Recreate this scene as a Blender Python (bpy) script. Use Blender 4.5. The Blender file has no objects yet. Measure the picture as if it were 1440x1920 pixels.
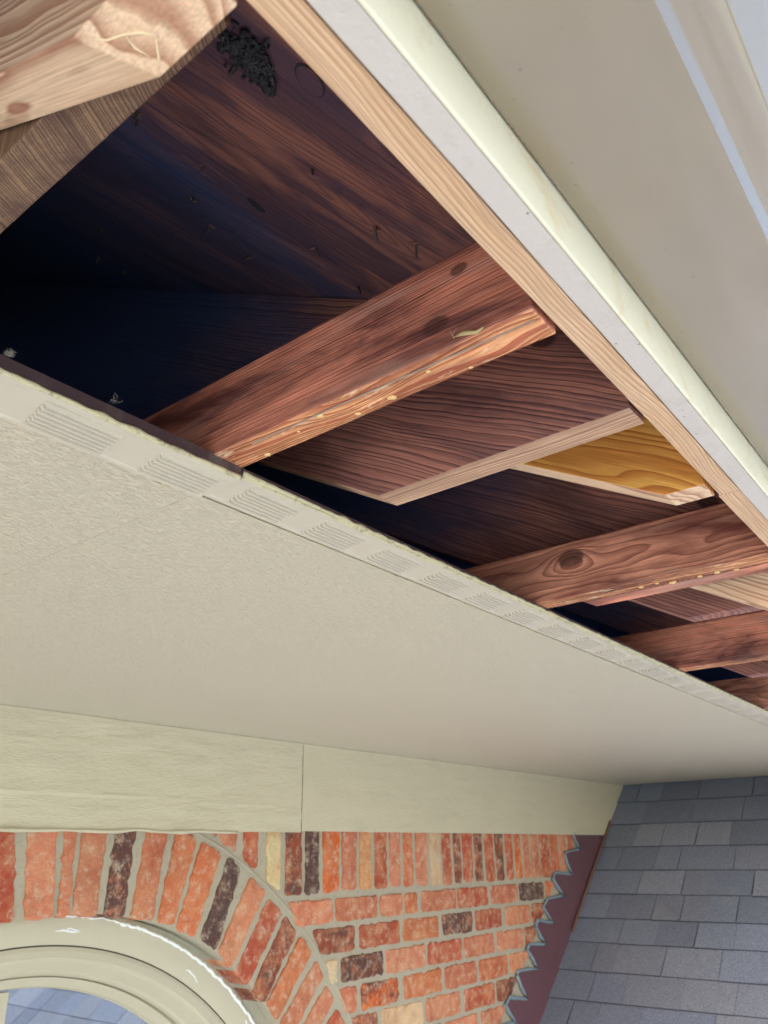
import bpy, bmesh, math, random
from mathutils import Vector, Matrix, noise
R_ = random.Random(7)
sc = bpy.context.scene
Z0 = 3.4                                   # camera height above the patio

# ------------------------------------------------------------------ camera
cd = bpy.data.cameras.new('camera'); cam = bpy.data.objects.new('camera', cd); sc.collection.objects.link(cam)
sc.camera = cam
cam.matrix_world = Matrix(((0.6203378, -0.3056755, -0.7223181, 0), (-0.7841759, -0.2602450, -0.5633300, 0),
                           (-0.0157835, 0.9158794, -0.4011432, Z0), (0, 0, 0, 1)))
cd.sensor_fit = 'HORIZONTAL'; cd.sensor_width = 36; cd.lens = 36.44
cd.clip_start = 0.02; cd.clip_end = 500
cd.dof.use_dof = True; cd.dof.focus_distance = 0.85; cd.dof.aperture_fstop = 17

# ------------------------------------------------------------------ light
SUN_EL, SUN_AZ = math.radians(42), math.radians(-58)   # azimuth from -Y (outside), towards -X
w = bpy.data.worlds.new('World'); sc.world = w; w.use_nodes = True
nt = w.node_tree; bg = nt.nodes['Background']; sky = nt.nodes.new('ShaderNodeTexSky')
sky.sky_type = 'NISHITA'; sky.sun_disc = False; sky.sun_elevation = SUN_EL
d = Vector((math.sin(SUN_AZ) * math.cos(SUN_EL), -math.cos(SUN_AZ) * math.cos(SUN_EL), math.sin(SUN_EL)))
sky.sun_rotation = math.atan2(d.x, d.y)
sky.air_density = 1.0; sky.dust_density = 4.0; sky.ozone_density = 1.2
nt.links.new(sky.outputs[0], bg.inputs[0]); bg.inputs[1].default_value = 0.15
ld = bpy.data.lights.new('sun', 'SUN'); ld.energy = 2.0; ld.angle = math.radians(14); ld.color = (1, .95, .88)
lo = bpy.data.objects.new('sun', ld); sc.collection.objects.link(lo); lo.location = (0, -3, 8)
lo.rotation_euler = d.to_track_quat('Z', 'Y').to_euler()
sc.view_settings.view_transform = 'Standard'; sc.view_settings.look = 'None'
sc.view_settings.exposure = 1.68; sc.view_settings.gamma = 1
sc.cycles.max_bounces = 8; sc.cycles.diffuse_bounces = 5

# ------------------------------------------------------------------ helpers
def tag(o, label=None, cat=None, group=None, kind=None):
    if label: o['label'] = label
    if cat: o['category'] = cat
    if group: o['group'] = group
    if kind: o['kind'] = kind
    return o
def thing(name, loc, label, cat, group=None):
    o = bpy.data.objects.new(name, None); sc.collection.objects.link(o)
    o.empty_display_size = .05; o.location = (loc[0], loc[1], loc[2] + Z0)
    return tag(o, label, cat, group)
def wloc(o):
    v = Vector(o.location)
    while o.parent: o = o.parent; v = v + Vector(o.location)
    return v
def mesh(name, V, F, mat, parent=None, origin=None, smooth=False, cols=None, bevel=0, uv=None):
    """V in camera-relative metres; origin likewise"""
    if parent is not None:
        pl = wloc(parent); base = pl
        if origin is not None: base = Vector((origin[0], origin[1], origin[2] + Z0))
        off = base - pl
    else:
        base = Vector((origin[0], origin[1], origin[2] + Z0)) if origin is not None else Vector((V[0][0], V[0][1], V[0][2] + Z0)); off = base
    me = bpy.data.meshes.new(name)
    me.from_pydata([(v[0] - base.x, v[1] - base.y, v[2] + Z0 - base.z) for v in V], [], F); me.update()
    if cols is not None:
        a = me.color_attributes.new('own', 'FLOAT_COLOR', 'POINT')
        for i, c in enumerate(cols): a.data[i].color = c
    if smooth:
        for p in me.polygons: p.use_smooth = True
    me.materials.append(mat)
    o = bpy.data.objects.new(name, me); sc.collection.objects.link(o); o.location = off
    if parent is not None: o.parent = parent
    bm = bmesh.new(); bm.from_mesh(me); bmesh.ops.recalc_face_normals(bm, faces=bm.faces); bm.to_mesh(me); bm.free()
    if bevel:
        b = o.modifiers.new('bevel', 'BEVEL'); b.width = bevel; b.segments = 2; b.limit_method = 'ANGLE'
    return o
class MB:
    def __init__(s): s.V = []; s.F = []; s.C = []
    def add(s, V, F, c=None):
        n = len(s.V); s.V += [tuple(v) for v in V]; s.F += [tuple(i + n for i in f) for f in F]
        s.C += [c or (1, 1, 1, 0)] * len(V)
    def box(s, x0, x1, y0, y1, z0, z1, c=None):
        s.add([(x0,y0,z0),(x1,y0,z0),(x1,y1,z0),(x0,y1,z0),(x0,y0,z1),(x1,y0,z1),(x1,y1,z1),(x0,y1,z1)],
              [(0,3,2,1),(4,5,6,7),(0,1,5,4),(1,2,6,5),(2,3,7,6),(3,0,4,7)], c)
    def prism(s, A, B, c=None):
        n = len(A); s.add(list(A) + list(B), [tuple(range(n)), tuple(range(2*n-1, n-1, -1))] + [(i, i+n, (i+1) % n + n, (i+1) % n) for i in range(n)], c)
    def tube(s, pts, r, seg=6, c=None, cap=True):
        P = [Vector(p) for p in pts]; V = []; n = len(P)
        rr = r if isinstance(r, (list, tuple)) else [r] * n
        up = Vector((0.13, 0.21, 1)).normalized()
        for i, p in enumerate(P):
            t = (P[min(i+1, n-1)] - P[max(i-1, 0)]).normalized()
            a = t.cross(up)
            if a.length < 1e-4: a = t.cross(Vector((1, 0, 0)))
            a.normalize(); b = t.cross(a)
            for k in range(seg):
                q = 2*math.pi*k/seg; V.append(p + (a*math.cos(q) + b*math.sin(q)) * rr[i])
        F = [(i*seg+k, i*seg+(k+1) % seg, (i+1)*seg+(k+1) % seg, (i+1)*seg+k) for i in range(n-1) for k in range(seg)]
        if cap: F += [tuple(range(seg-1, -1, -1)), tuple(range((n-1)*seg, n*seg))]
        s.add(V, F, c)
    def build(s, name, mat, parent=None, origin=None, cols=False, **k):
        return mesh(name, s.V, s.F, mat, parent, origin, cols=s.C if cols else None, **k)

class NT:
    """tiny node-graph writer"""
    def __init__(s, name):
        s.m = bpy.data.materials.new(name); s.m.use_nodes = True; s.t = s.m.node_tree
        s.b = s.t.nodes['Principled BSDF']; s.out = s.t.nodes['Material Output']
    def n(s, t, **k):
        o = s.t.nodes.new('ShaderNode' + t)
        for a, b in k.items(): setattr(o, a, b)
        return o
    def set(s, sock, v):
        if hasattr(v, 'is_linked') or isinstance(v, bpy.types.NodeSocket): s.t.links.new(v, sock)
        else: sock.default_value = v
    def math(s, op, a, b=0.0, c=0.0, clamp=False):
        o = s.n('Math', operation=op, use_clamp=clamp)
        s.set(o.inputs[0], a); s.set(o.inputs[1], b)
        if op in ('MULTIPLY_ADD', 'SMOOTH_MIN', 'WRAP'): s.set(o.inputs[2], c)
        return o.outputs[0]
    def vec(s, x, y, z):
        o = s.n('CombineXYZ'); s.set(o.inputs[0], x); s.set(o.inputs[1], y); s.set(o.inputs[2], z); return o.outputs[0]
    def noise(s, v, scale=1, detail=3, rough=.55, dist=0):
        o = s.n('TexNoise'); s.set(o.inputs['Vector'], v); o.inputs['Scale'].default_value = scale
        o.inputs['Detail'].default_value = detail; o.inputs['Roughness'].default_value = rough; o.inputs['Distortion'].default_value = dist
        return o.outputs['Fac']
    def voro(s, v, scale=1, feature='F1'):
        o = s.n('TexVoronoi', feature=feature); s.set(o.inputs['Vector'], v); o.inputs['Scale'].default_value = scale; return o.outputs['Distance']
    def ramp(s, f, stops, interp='LINEAR'):
        o = s.n('ValToRGB'); s.set(o.inputs[0], f); r = o.color_ramp; r.interpolation = interp
        while len(r.elements) < len(stops): r.elements.new(.5)
        for e, (p, c) in zip(r.elements, stops):
            e.position = p; e.color = (c, c, c, 1) if isinstance(c, (int, float)) else (*c[:3], 1)
        return o.outputs[0]
    def mix(s, f, a, b, blend='MIX'):
        o = s.n('Mix', data_type='RGBA', blend_type=blend)
        s.set(o.inputs[0], f)
        for k, v in ((6, a), (7, b)):
            s.set(o.inputs[k], (*v[:3], 1) if isinstance(v, tuple) else v)
        return o.outputs[2]
    def bump(s, h, dist=.001, strength=1, prev=None):
        o = s.n('Bump'); o.inputs['Strength'].default_value = strength; o.inputs['Distance'].default_value = dist
        s.set(o.inputs['Height'], h)
        if prev is not None: s.set(o.inputs['Normal'], prev)
        return o.outputs[0]
    def obj(s, rnd=True):
        tc = s.n('TexCoord'); v = tc.outputs['Object']
        if rnd:
            oi = s.n('ObjectInfo'); a = s.n('VectorMath', operation='ADD'); s.set(a.inputs[0], v)
            m = s.math('MULTIPLY', oi.outputs['Random'], 7.3); s.set(a.inputs[1], s.vec(m, m, m)); return a.outputs[0], v
        return v, v
    def sep(s, v):
        o = s.n('SeparateXYZ'); s.set(o.inputs[0], v); return o.outputs
    def done(s, col, rough=.6, bump=None, spec=.4, metal=0):
        s.set(s.b.inputs['Base Color'], (*col[:3], 1) if isinstance(col, tuple) else col)
        s.set(s.b.inputs['Roughness'], rough); s.b.inputs['Specular IOR Level'].default_value = spec
        s.b.inputs['Metallic'].default_value = metal
        if bump is not None: s.set(s.b.inputs['Normal'], bump)
        return s.m
def srgb(r, g, b):
    f = lambda c: (c/255/12.92) if c/255 <= .04045 else ((c/255+.055)/1.055)**2.4
    return (f(r), f(g), f(b))

def wood(name, axis, early, late, freq=300, centre=(.05, .09), wob=.012, stain=None, stain_amt=.5, knots=(), rough=.6,
         pitch=0.0, spots=None, bumpd=.0006, sharp=1.0, kerf=0, spec=.35, irr=3.6, deep=None, fade=None):
    """solid timber: growth rings round a pith line running along `axis`, wandered by noise, with fibres, knots, stains"""
    g = NT(name); v, raw = g.obj(); X = g.sep(raw); rv = g.sep(v)
    o = {'x': (0, 1, 2), 'y': (1, 0, 2), 'z': (2, 0, 1)}[axis]
    L, U, V = X[o[0]], X[o[1]], X[o[2]]
    if pitch:   # boards that climb with the roof: along = y cos + z sin
        c, s_ = math.cos(pitch), math.sin(pitch)
        y, z = X[1], X[2]
        L = g.math('ADD', g.math('MULTIPLY', y, c), g.math('MULTIPLY', z, s_))
        V = g.math('SUBTRACT', g.math('MULTIPLY', z, c), g.math('MULTIPLY', y, s_)); U = X[0]
    off = rv[0]; off = g.math('SUBTRACT', rv[0], X[0])
    nv = g.vec(g.math('ADD', g.math('MULTIPLY', L, 2.6), off), g.math('MULTIPLY', U, 7), g.math('MULTIPLY', V, 9))
    n1 = g.math('SUBTRACT', g.noise(nv, 1, 2), .5)
    nv2 = g.vec(g.math('ADD', g.math('MULTIPLY', L, 9), g.math('ADD', off, 11)), g.math('MULTIPLY', U, 30), g.math('MULTIPLY', V, 30))
    n2 = g.math('SUBTRACT', g.noise(nv2, 1, 2), .5)
    dU = g.math('ADD', g.math('MULTIPLY', n1, wob * 4), g.math('MULTIPLY', n2, wob * .35))
    kn = None
    for (kl, ku, kv, ks) in knots:
        dl = g.math('DIVIDE', g.math('SUBTRACT', L, kl), ks * 1.5); du = g.math('DIVIDE', g.math('SUBTRACT', U, ku), ks * 6); dv = g.math('DIVIDE', g.math('SUBTRACT', V, kv), ks)
        q = g.math('ADD', g.math('ADD', g.math('MULTIPLY', dl, dl), g.math('MULTIPLY', du, du)), g.math('MULTIPLY', dv, dv))
        e = g.math('EXPONENT', g.math('MULTIPLY', q, -.55))
        dU = g.math('ADD', dU, g.math('MULTIPLY', e, ks * .9))
        k = g.math('MULTIPLY', g.math('SUBTRACT', 1.0, g.math('MULTIPLY', q, .9)), 2.2, clamp=True)
        kn = k if kn is None else g.math('MAXIMUM', kn, k)
    u = g.math('ADD', g.math('SUBTRACT', U, centre[0]), dU); vv = g.math('ADD', g.math('SUBTRACT', V, centre[1]), g.math('ADD', g.math('MULTIPLY', n2, wob * .5), g.math('MULTIPLY', n1, wob * 2.2)))
    r = g.math('MULTIPLY', g.math('SQRT', g.math('ADD', g.math('MULTIPLY', u, u), g.math('MULTIPLY', vv, vv))), freq)
    r = g.math('ADD', r, g.math('MULTIPLY', g.noise(g.vec(g.math('MULTIPLY', r, .45), off, 0), 1, 2), irr))
    fr = g.math('FRACT', r)
    ring = g.ramp(fr, [(0, 0), (.35, .12), (.72, .75), (.9, 1), (.97, .3), (1, 0)])
    fib = g.noise(g.vec(g.math('MULTIPLY', L, 14), g.math('MULTIPLY', U, 700), g.math('MULTIPLY', V, 700)), 1, 2)
    col = g.mix(g.math('MULTIPLY', ring, sharp), early, late)
    col = g.mix(g.math('MULTIPLY', g.math('SUBTRACT', fib, .35), 1.3, clamp=True), col, tuple(c * .72 for c in early), 'MIX') if False else g.mix(.55, col, g.mix(fib, tuple(c * .55 for c in late), tuple(min(1, c * 1.35) for c in early)), 'OVERLAY') if False else col
    hsv = g.n('HueSaturation'); g.set(hsv.inputs['Color'], col); g.set(hsv.inputs['Value'], g.math('ADD', g.math('MULTIPLY', fib, 1.1), .46)); col = hsv.outputs[0]
    if stain is not None:
        sn = g.noise(g.vec(g.math('ADD', g.math('MULTIPLY', L, 5), off), g.math('MULTIPLY', U, 22), g.math('MULTIPLY', V, 22)), 1, 5, .65, .6)
        f = g.ramp(sn, [(.40, 0), (.66, 1)])
        col = g.mix(g.math('MULTIPLY', f, stain_amt), col, stain)
    if deep is not None:      # navy cavity shade painted in, growing towards the inner end of the timber
        sn = g.noise(g.vec(g.math('MULTIPLY', L, 3), g.math('MULTIPLY', U, 9), g.math('MULTIPLY', V, 9)), 1, 4)
        f = g.math('MULTIPLY', g.math('SUBTRACT', g.math('ADD', L, g.math('MULTIPLY', sn, .5)), deep[0]), 2.6, clamp=True)
        col = g.mix(g.math('MULTIPLY', f, .92), col, deep[1])
    if fade is not None:
        sn = g.noise(g.vec(g.math('ADD', g.math('MULTIPLY', L, 4), 5.0), g.math('MULTIPLY', U, 12), g.math('MULTIPLY', V, 26)), 1, 5, .6, .5)
        col = g.mix(g.ramp(sn, [(.50, 0), (.75, .6)]), col, fade)
    if spots is not None:
        sn = g.noise(g.vec(g.math('ADD', g.math('MULTIPLY', L, 16), off), g.math('MULTIPLY', U, 55), g.math('MULTIPLY', V, 55)), 1, 5, .7, .3)
        col = g.mix(g.ramp(sn, [(.56, 0), (.66, .75)]), col, spots)
    if kn is not None:
        kc = g.mix(g.math('MULTIPLY', g.noise(v, 260, 2), kn), col, tuple(c * .12 for c in late))
        col = g.mix(g.math('MULTIPLY', kn, .75), col, kc); col = g.mix(g.math('MULTIPLY', kn, .6), col, tuple(c * .22 for c in late))
    h = g.math('ADD', g.math('MULTIPLY', ring, .7), g.math('MULTIPLY', fib, .5))
    if kerf:
        kf = g.noise(g.vec(g.math('MULTIPLY', L, kerf), g.math('MULTIPLY', U, 20), g.math('MULTIPLY', V, 20)), 1, 1)
        h = g.math('ADD', h, g.math('MULTIPLY', kf, 1.2))
    return g.done(col, rough, g.bump(h, bumpd), spec)

def paint(name, col, rough=.55, scale=300, bumpd=.0003, dirt=None, dirt_amt=.3, aniso=(1, 1, 1), spec=.4, detail=4, var=.06, specks=None):
    g = NT(name); v, raw = g.obj(); X = g.sep(raw)
    a = g.vec(g.math('MULTIPLY', X[0], aniso[0]), g.math('MULTIPLY', X[1], aniso[1]), g.math('MULTIPLY', X[2], aniso[2]))
    n = g.noise(a, scale, detail); big = g.noise(v, 6, 4)
    c = g.mix(big, tuple(x * (1 - var) for x in col), tuple(min(1, x * (1 + var)) for x in col))
    if dirt is not None:
        d_ = g.noise(a, scale * .09, 6, .7, .5); c = g.mix(g.math('MULTIPLY', g.ramp(d_, [(.52, 0), (.72, 1)]), dirt_amt), c, dirt)
    if specks is not None:
        sp = g.voro(v, 75); mk = g.ramp(g.noise(v, 9, 3), [(.5, 0), (.56, 1)]); c = g.mix(g.math('MULTIPLY', mk, g.ramp(sp, [(.05, .9), (.09, 0)])), c, specks)
    return g.done(c, rough, g.bump(n, bumpd), spec)

# ------------------------------------------------------------------ materials
M = {}
M['lookout'] = wood('old_lookout', 'y', srgb(220, 140, 112), srgb(126, 60, 50), 330, (.02, -.26), .008, srgb(84, 40, 38), .95, sharp=.72,
                    knots=((.085, 0, .026, .009), (.06, 0, .07, .006)), bumpd=.0012, irr=3.5, fade=srgb(190, 152, 136))
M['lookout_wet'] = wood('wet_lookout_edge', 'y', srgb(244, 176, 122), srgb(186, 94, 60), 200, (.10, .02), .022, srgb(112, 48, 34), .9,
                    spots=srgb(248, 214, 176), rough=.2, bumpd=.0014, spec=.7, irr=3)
M['lookout2'] = wood('old_lookout_knotty', 'y', srgb(212, 146, 118), srgb(122, 64, 54), 190, (.028, .045), .016, srgb(92, 42, 38), .9, sharp=.75,
                     knots=((.285, 0, .062, .016), ), bumpd=.0009, irr=2.6, fade=srgb(196, 150, 126))
M['lookout_end'] = wood('lookout_near', 'z', srgb(142, 112, 86), srgb(84, 58, 48), 330, (.16, -.16), .012, srgb(80, 54, 50), .75, bumpd=.0016, irr=3.4)
PT = math.radians(29.16)
M['rafter'] = wood('old_rafter', 'y', srgb(168, 114, 98), srgb(84, 50, 54), 165, (.03, -.40), .016, srgb(84, 56, 60), .7, sharp=.78, pitch=PT,
                   knots=((.12, 0, .06, .012),), bumpd=.0010, deep=(.66, srgb(60, 86, 134)))
M['rafter_edge'] = wood('old_rafter_edge', 'y', srgb(206, 168, 138), srgb(128, 92, 76), 260, (-.09, .02), .012, srgb(122, 88, 72), .5, bumpd=.0010)
M['rafter_new'] = wood('new_rafter', 'y', srgb(222, 192, 162), srgb(160, 112, 90), 130, (.01, .16), .024, srgb(206, 166, 130), .4, pitch=PT, bumpd=.0005, irr=3)
M['rafter_yellow'] = wood('varnished_rafter', 'y', srgb(240, 184, 96), srgb(190, 112, 50), 110, (.06, -.03), .03, srgb(188, 112, 52), .5, pitch=PT, rough=.4, bumpd=.0004)
M['pine_board'] = wood('fresh_pine_board', 'x', srgb(208, 176, 146), srgb(176, 136, 106), 380, (-.10, .01), .012, srgb(196, 154, 112), .45, bumpd=.0005,
                       knots=((.5, .01, 0, .004),))

def plywood():
    g = NT('old_plywood'); v, raw = g.obj(False); X = g.sep(raw)
    # skew the face grain a little off the eave
    a = math.radians(-13); L = g.math('ADD', g.math('MULTIPLY', X[0], math.cos(a)), g.math('MULTIPLY', X[1], math.sin(a) * 1.14))
    U = g.math('SUBTRACT', g.math('MULTIPLY', X[1], math.cos(a) * 1.14), g.math('MULTIPLY', X[0], math.sin(a)))
    n = g.noise(g.vec(g.math('MULTIPLY', L, 1.1), g.math('MULTIPLY', U, 5.5), 0), 1, 3, .5, .25)
    r = g.math('ADD', g.math('MULTIPLY', n, 38), g.math('MULTIPLY', U, 34)); fr = g.math('FRACT', r)
    ring = g.ramp(fr, [(0, 0), (.5, .2), (.8, 1), (1, 0)])
    fib = g.noise(g.vec(g.math('MULTIPLY', L, 12), g.math('MULTIPLY', U, 420), 0), 1, 3)
    c = g.mix(g.math('MULTIPLY', ring, .8), srgb(132, 86, 76), srgb(90, 56, 56))
    st = g.noise(g.vec(g.math('MULTIPLY', L, 3.4), g.math('MULTIPLY', U, 13), .3), 1, 5, .6, .9)
    c = g.mix(g.ramp(st, [(.45, 0), (.57, .75)]), c, srgb(60, 42, 58))
    st2 = g.noise(g.vec(g.math('MULTIPLY', L, 2.2), g.math('MULTIPLY', U, 7), 3.3), 1, 4, .6, .6)
    c = g.mix(g.ramp(st2, [(.47, 0), (.66, .75)]), c, srgb(52, 50, 74))
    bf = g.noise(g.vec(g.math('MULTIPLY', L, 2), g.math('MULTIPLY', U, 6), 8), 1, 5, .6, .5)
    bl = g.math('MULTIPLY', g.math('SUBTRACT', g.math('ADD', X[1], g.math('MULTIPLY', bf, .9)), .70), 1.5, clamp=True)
    c = g.mix(g.math('MULTIPLY', bl, .92), c, srgb(58, 84, 132))      # navy shade painted into the colour, growing towards the inner edge
    hsv = g.n('HueSaturation'); g.set(hsv.inputs['Color'], c); g.set(hsv.inputs['Value'], g.math('ADD', g.math('MULTIPLY', fib, .9), .55))
    return g.done(hsv.outputs[0], .7, g.bump(g.math('ADD', g.math('MULTIPLY', ring, .5), fib), .0008), .3)
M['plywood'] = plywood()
M['cavity_shade'] = paint('shade_blue_sheathing', srgb(48, 68, 116), .9, 90, .001)  # navy of the cavity's shade put into the colour
M['fascia'] = paint('white_fascia_paint', srgb(196, 188, 182), .5, 220, .0008, srgb(160, 150, 140), .4, specks=srgb(120, 110, 100))
M['fascia_edge'] = paint('cream_trim_paint', srgb(222, 218, 196), .5, 220, .0005, srgb(206, 176, 124), .6, specks=srgb(150, 130, 100))
M['gutter'] = paint('taupe_gutter_paint', srgb(134, 120, 98), .16, 40, .0001, srgb(124, 112, 98), .25, specks=srgb(110, 98, 86), var=.04, spec=.7)
for q_, v_ in (('Coat Weight', 1.0), ('Coat Roughness', .12)): M['gutter'].node_tree.nodes['Principled BSDF'].inputs[q_].default_value = v_
M['frieze'] = paint('khaki_frieze_paint', srgb(198, 190, 162), .6, 60, .0022, srgb(168, 160, 134), .3, (1, 1, 4))
M['soffit_s'] = paint('soffit_paint_smooth', srgb(196, 182, 160), .6, 120, .0008, None, aniso=(.35, 1, 1), detail=5)
M['vent'] = paint('vent_paint', srgb(192, 183, 166), .45, 200, .0001)
M['bronze'] = paint('bronze_metal', srgb(70, 54, 56), .45, 150, .0002, srgb(150, 140, 130), .4)
M['crust'] = paint('paint_crust', srgb(206, 198, 160), .8, 700, .002, srgb(110, 98, 80), .9)
def raw_x(g):
    ge = g.n('NewGeometry'); return g.math('MAXIMUM', g.sep(ge.outputs['Position'])[0], 0.0)
def soffit_mat():
    g = NT('soffit_paint_rough'); v, raw = g.obj(); X = g.sep(raw)
    a = g.vec(g.math('MULTIPLY', X[0], 100), g.math('MULTIPLY', X[1], 260), 0)
    n = g.noise(a, 1, 3, .6, .8); b = g.ramp(n, [(.46, 0), (.62, 1)])
    n2 = g.noise(g.vec(g.math('MULTIPLY', X[0], 60), g.math('MULTIPLY', X[1], 60), 0), 1, 3)
    patch = g.math('SUBTRACT', 1.0, g.math('MULTIPLY', raw_x(g), .35), clamp=True)
    pits = g.voro(v, 62); b = g.math('ADD', b, g.ramp(pits, [(.06, .9), (.12, 0)]))
    h = g.math('MULTIPLY', g.math('SUBTRACT', b, .28), patch)
    c = g.mix(g.noise(v, 4, 3), srgb(194, 185, 164), srgb(198, 188, 168))
    return g.done(c, .45, g.bump(h, .0013), .4)
M['soffit'] = soffit_mat()
M['mortar'] = paint('sandy_mortar', srgb(176, 168, 146), .9, 900, .0012, srgb(126, 118, 98), .4)
def brick_mat():
    g = NT('tumbled_brick'); v, raw = g.obj(False); at = g.n('Attribute', attribute_name='own'); c0 = at.outputs['Color']; k = at.outputs['Alpha']
    c = g.mix(g.ramp(g.noise(v, 15, 6, .65, .3), [(.40, 0), (.70, .55)]), c0, srgb(226, 172, 128))
    c = g.mix(g.ramp(g.noise(v, 9, 6, .7, .4), [(.46, 0), (.70, .6)]), c, srgb(158, 84, 60))
    c = g.mix(g.ramp(g.noise(v, 34, 6, .8, .2), [(.55, 0), (.74, .6)]), c, srgb(126, 70, 56))
    dk = g.noise(v, 18, 8, .78, .1)
    f = g.math('MULTIPLY', g.math('SUBTRACT', g.math('ADD', dk, g.math('MULTIPLY', k, .37)), .645), 7, clamp=True)
    c = g.mix(g.math('MULTIPLY', f, .92), c, g.mix(g.noise(v, 70, 4, .7), srgb(40, 34, 38), srgb(116, 86, 78)))
    wh = g.noise(v, 30, 8, .82, .1)
    c = g.mix(g.ramp(wh, [(.51, 0), (.64, .75)]), c, srgb(206, 190, 166))
    fine = g.noise(v, 300, 4, .7); hs = g.n('HueSaturation'); g.set(hs.inputs['Color'], c); g.set(hs.inputs['Value'], g.math('ADD', g.math('MULTIPLY', fine, .8), .64))
    hs.inputs['Saturation'].default_value = 1.03; hs.inputs['Hue'].default_value = .499
    h = g.math('ADD', g.math('MULTIPLY', g.noise(v, 120, 6, .75), 1.3), g.math('MULTIPLY', g.noise(v, 22, 3), .9))
    return g.done(hs.outputs[0], .85, g.bump(h, .0045), .2)
M['brick'] = brick_mat()
M['frame'] = paint('window_frame_paint', srgb(184, 178, 154), .65, 100, .0002, srgb(170, 160, 140), .2)
M['caulk'] = paint('white_caulk', srgb(228, 230, 226), .8, 200, .0006)
M['groove'] = paint('dark_groove', srgb(80, 74, 64), .8, 200, .0003)
def glass():
    g = NT('window_glass'); gl = g.n('BsdfGlossy'); gl.inputs['Roughness'].default_value = .015; gl.inputs['Color'].default_value = (.30, .34, .38, 1)
    df = g.n('BsdfDiffuse'); df.inputs['Color'].default_value = (.01, .014, .02, 1); mx = g.n('MixShader'); mx.inputs[0].default_value = .75
    g.t.links.new(df.outputs[0], mx.inputs[1]); g.t.links.new(gl.outputs[0], mx.inputs[2]); g.t.links.new(mx.outputs[0], g.out.inputs[0]); return g.m
M['glass'] = glass()
M['flashing'] = paint('maroon_flashing', srgb(104, 72, 78), .35, 60, .0002, srgb(80, 54, 60), .5, specks=srgb(190, 180, 180))
M['sealant'] = paint('blue_grey_sealant', srgb(126, 144, 152), .5, 300, .001, srgb(90, 100, 100), .4)
def shingle_mat():
    g = NT('asphalt_shingle'); v, raw = g.obj(False); at = g.n('Attribute', attribute_name='own')
    gr = g.noise(v, 300, 4, .9); isd = at.outputs['Alpha']; g2 = g.noise(v, 150, 4, .8)
    c = g.mix(g.math('MULTIPLY', isd, g.ramp(gr, [(.40, .8), (.56, 0)])), at.outputs['Color'], (.09, .10, .125))
    c = g.mix(g.math('MULTIPLY', isd, g.ramp(gr, [(.57, 0), (.66, .8)])), c, (.66, .68, .72))
    hs = g.n('HueSaturation'); g.set(hs.inputs['Color'], c); g.set(hs.inputs['Value'], g.math('ADD', g.math('MULTIPLY', g2, 1.0), .5)); c = hs.outputs[0]
    pale = g.ramp(g.noise(v, 7, 6, .75, .5), [(.54, 0), (.75, .3)]); c = g.mix(g.math('MULTIPLY', isd, pale), c, srgb(176, 178, 180))
    return g.done(c, .5, g.bump(gr, .004), .6)
M['shingle'] = shingle_mat()
M['nail'] = paint('rusty_nail', srgb(70, 66, 70), .4, 300, .0002, spec=.6)
M['splinter'] = paint('pale_splinter', srgb(120, 84, 70), .8)
M['nest'] = paint('dried_mud_nest', srgb(22, 22, 30), .6, 330, .003, srgb(78, 76, 84), .6, spec=.5)
M['resin'] = paint('amber_resin', srgb(226, 188, 128), .25, 200, .0008, spec=.7)
M['web'] = paint('dusty_lint', srgb(150, 140, 130), .9, 400, .002)
M['sap'] = paint('pale_dried_sap', srgb(232, 212, 172), .5, 300, .001)
M['bark'] = paint('dried_leaf', srgb(176, 156, 112), .8, 300, .001, srgb(110, 90, 60), .6)
M['concrete'] = paint('concrete_ground', srgb(174, 183, 182), .9, 8, .004, srgb(150, 156, 156), .3)
M['backing'] = paint('roof_backing', srgb(30, 32, 38), .9, 50, .002)

# ------------------------------------------------------------------ setting
s = MB(); N = 24
s.add([(-60 + 120*i/N, -60 + 120*j/N, -Z0) for j in range(N+1) for i in range(N+1)],
      [(j*(N+1)+i, j*(N+1)+i+1, (j+1)*(N+1)+i+1, (j+1)*(N+1)+i) for j in range(N) for i in range(N)])
tag(s.build('ground', M['concrete'], origin=(0, 0, -Z0)), kind='structure')

XL, XR = -1.2, 4.83           # run of the eave
W = 1.957                     # face of the frieze board
ZF = .36                      # underside of the framing
SL = .558                     # roof slope
deck_z = lambda y: .629 + (y - .483) * SL

# ---- brick wall -----------------------------------------------------------
BW = W + .012; KB = BW / W
wall = thing('brick_wall', (2, BW, -Z0), 'weathered red brick wall with arched opening and upright top course below the khaki board', 'wall')
IC, IR = (1.203 * KB, -1.128 * KB), 1.0 * KB
def intr_z(x, r=IR, c=IC):
    dx = abs(x - c[0]); return c[1] + math.sqrt(max(0, r*r - dx*dx)) if dx < r else -Z0
mo = MB(); yb = BW + .006
xs = sorted(set([XL + .05*i for i in range(int((6.2-XL)/.05))] + [IC[0] - IR*math.cos(math.pi*i/60) for i in range(61)]))
V = []
for x in xs:
    zb = intr_z(x); V += [(x, yb, ZF+.3), (x, yb, zb), (x, yb + .13, zb)]
F = []
for i in range(len(xs)-1):
    a, b = 3*i, 3*i+3; F += [(a, b, b+1, a+1), (a+1, b+1, b+2, a+2)]
mo.add(V, F); mo.build('mortar', M['mortar'], wall)
PAL = {'r': (178, 90, 68), 'o': (200, 118, 82), 's': (204, 134, 104), 'p': (192, 116, 90), 'b': (150, 82, 62), 'y': (200, 146, 98), 'c': (212, 190, 150), 'O': (208, 108, 62), 'g': (110, 100, 90)}
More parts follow.
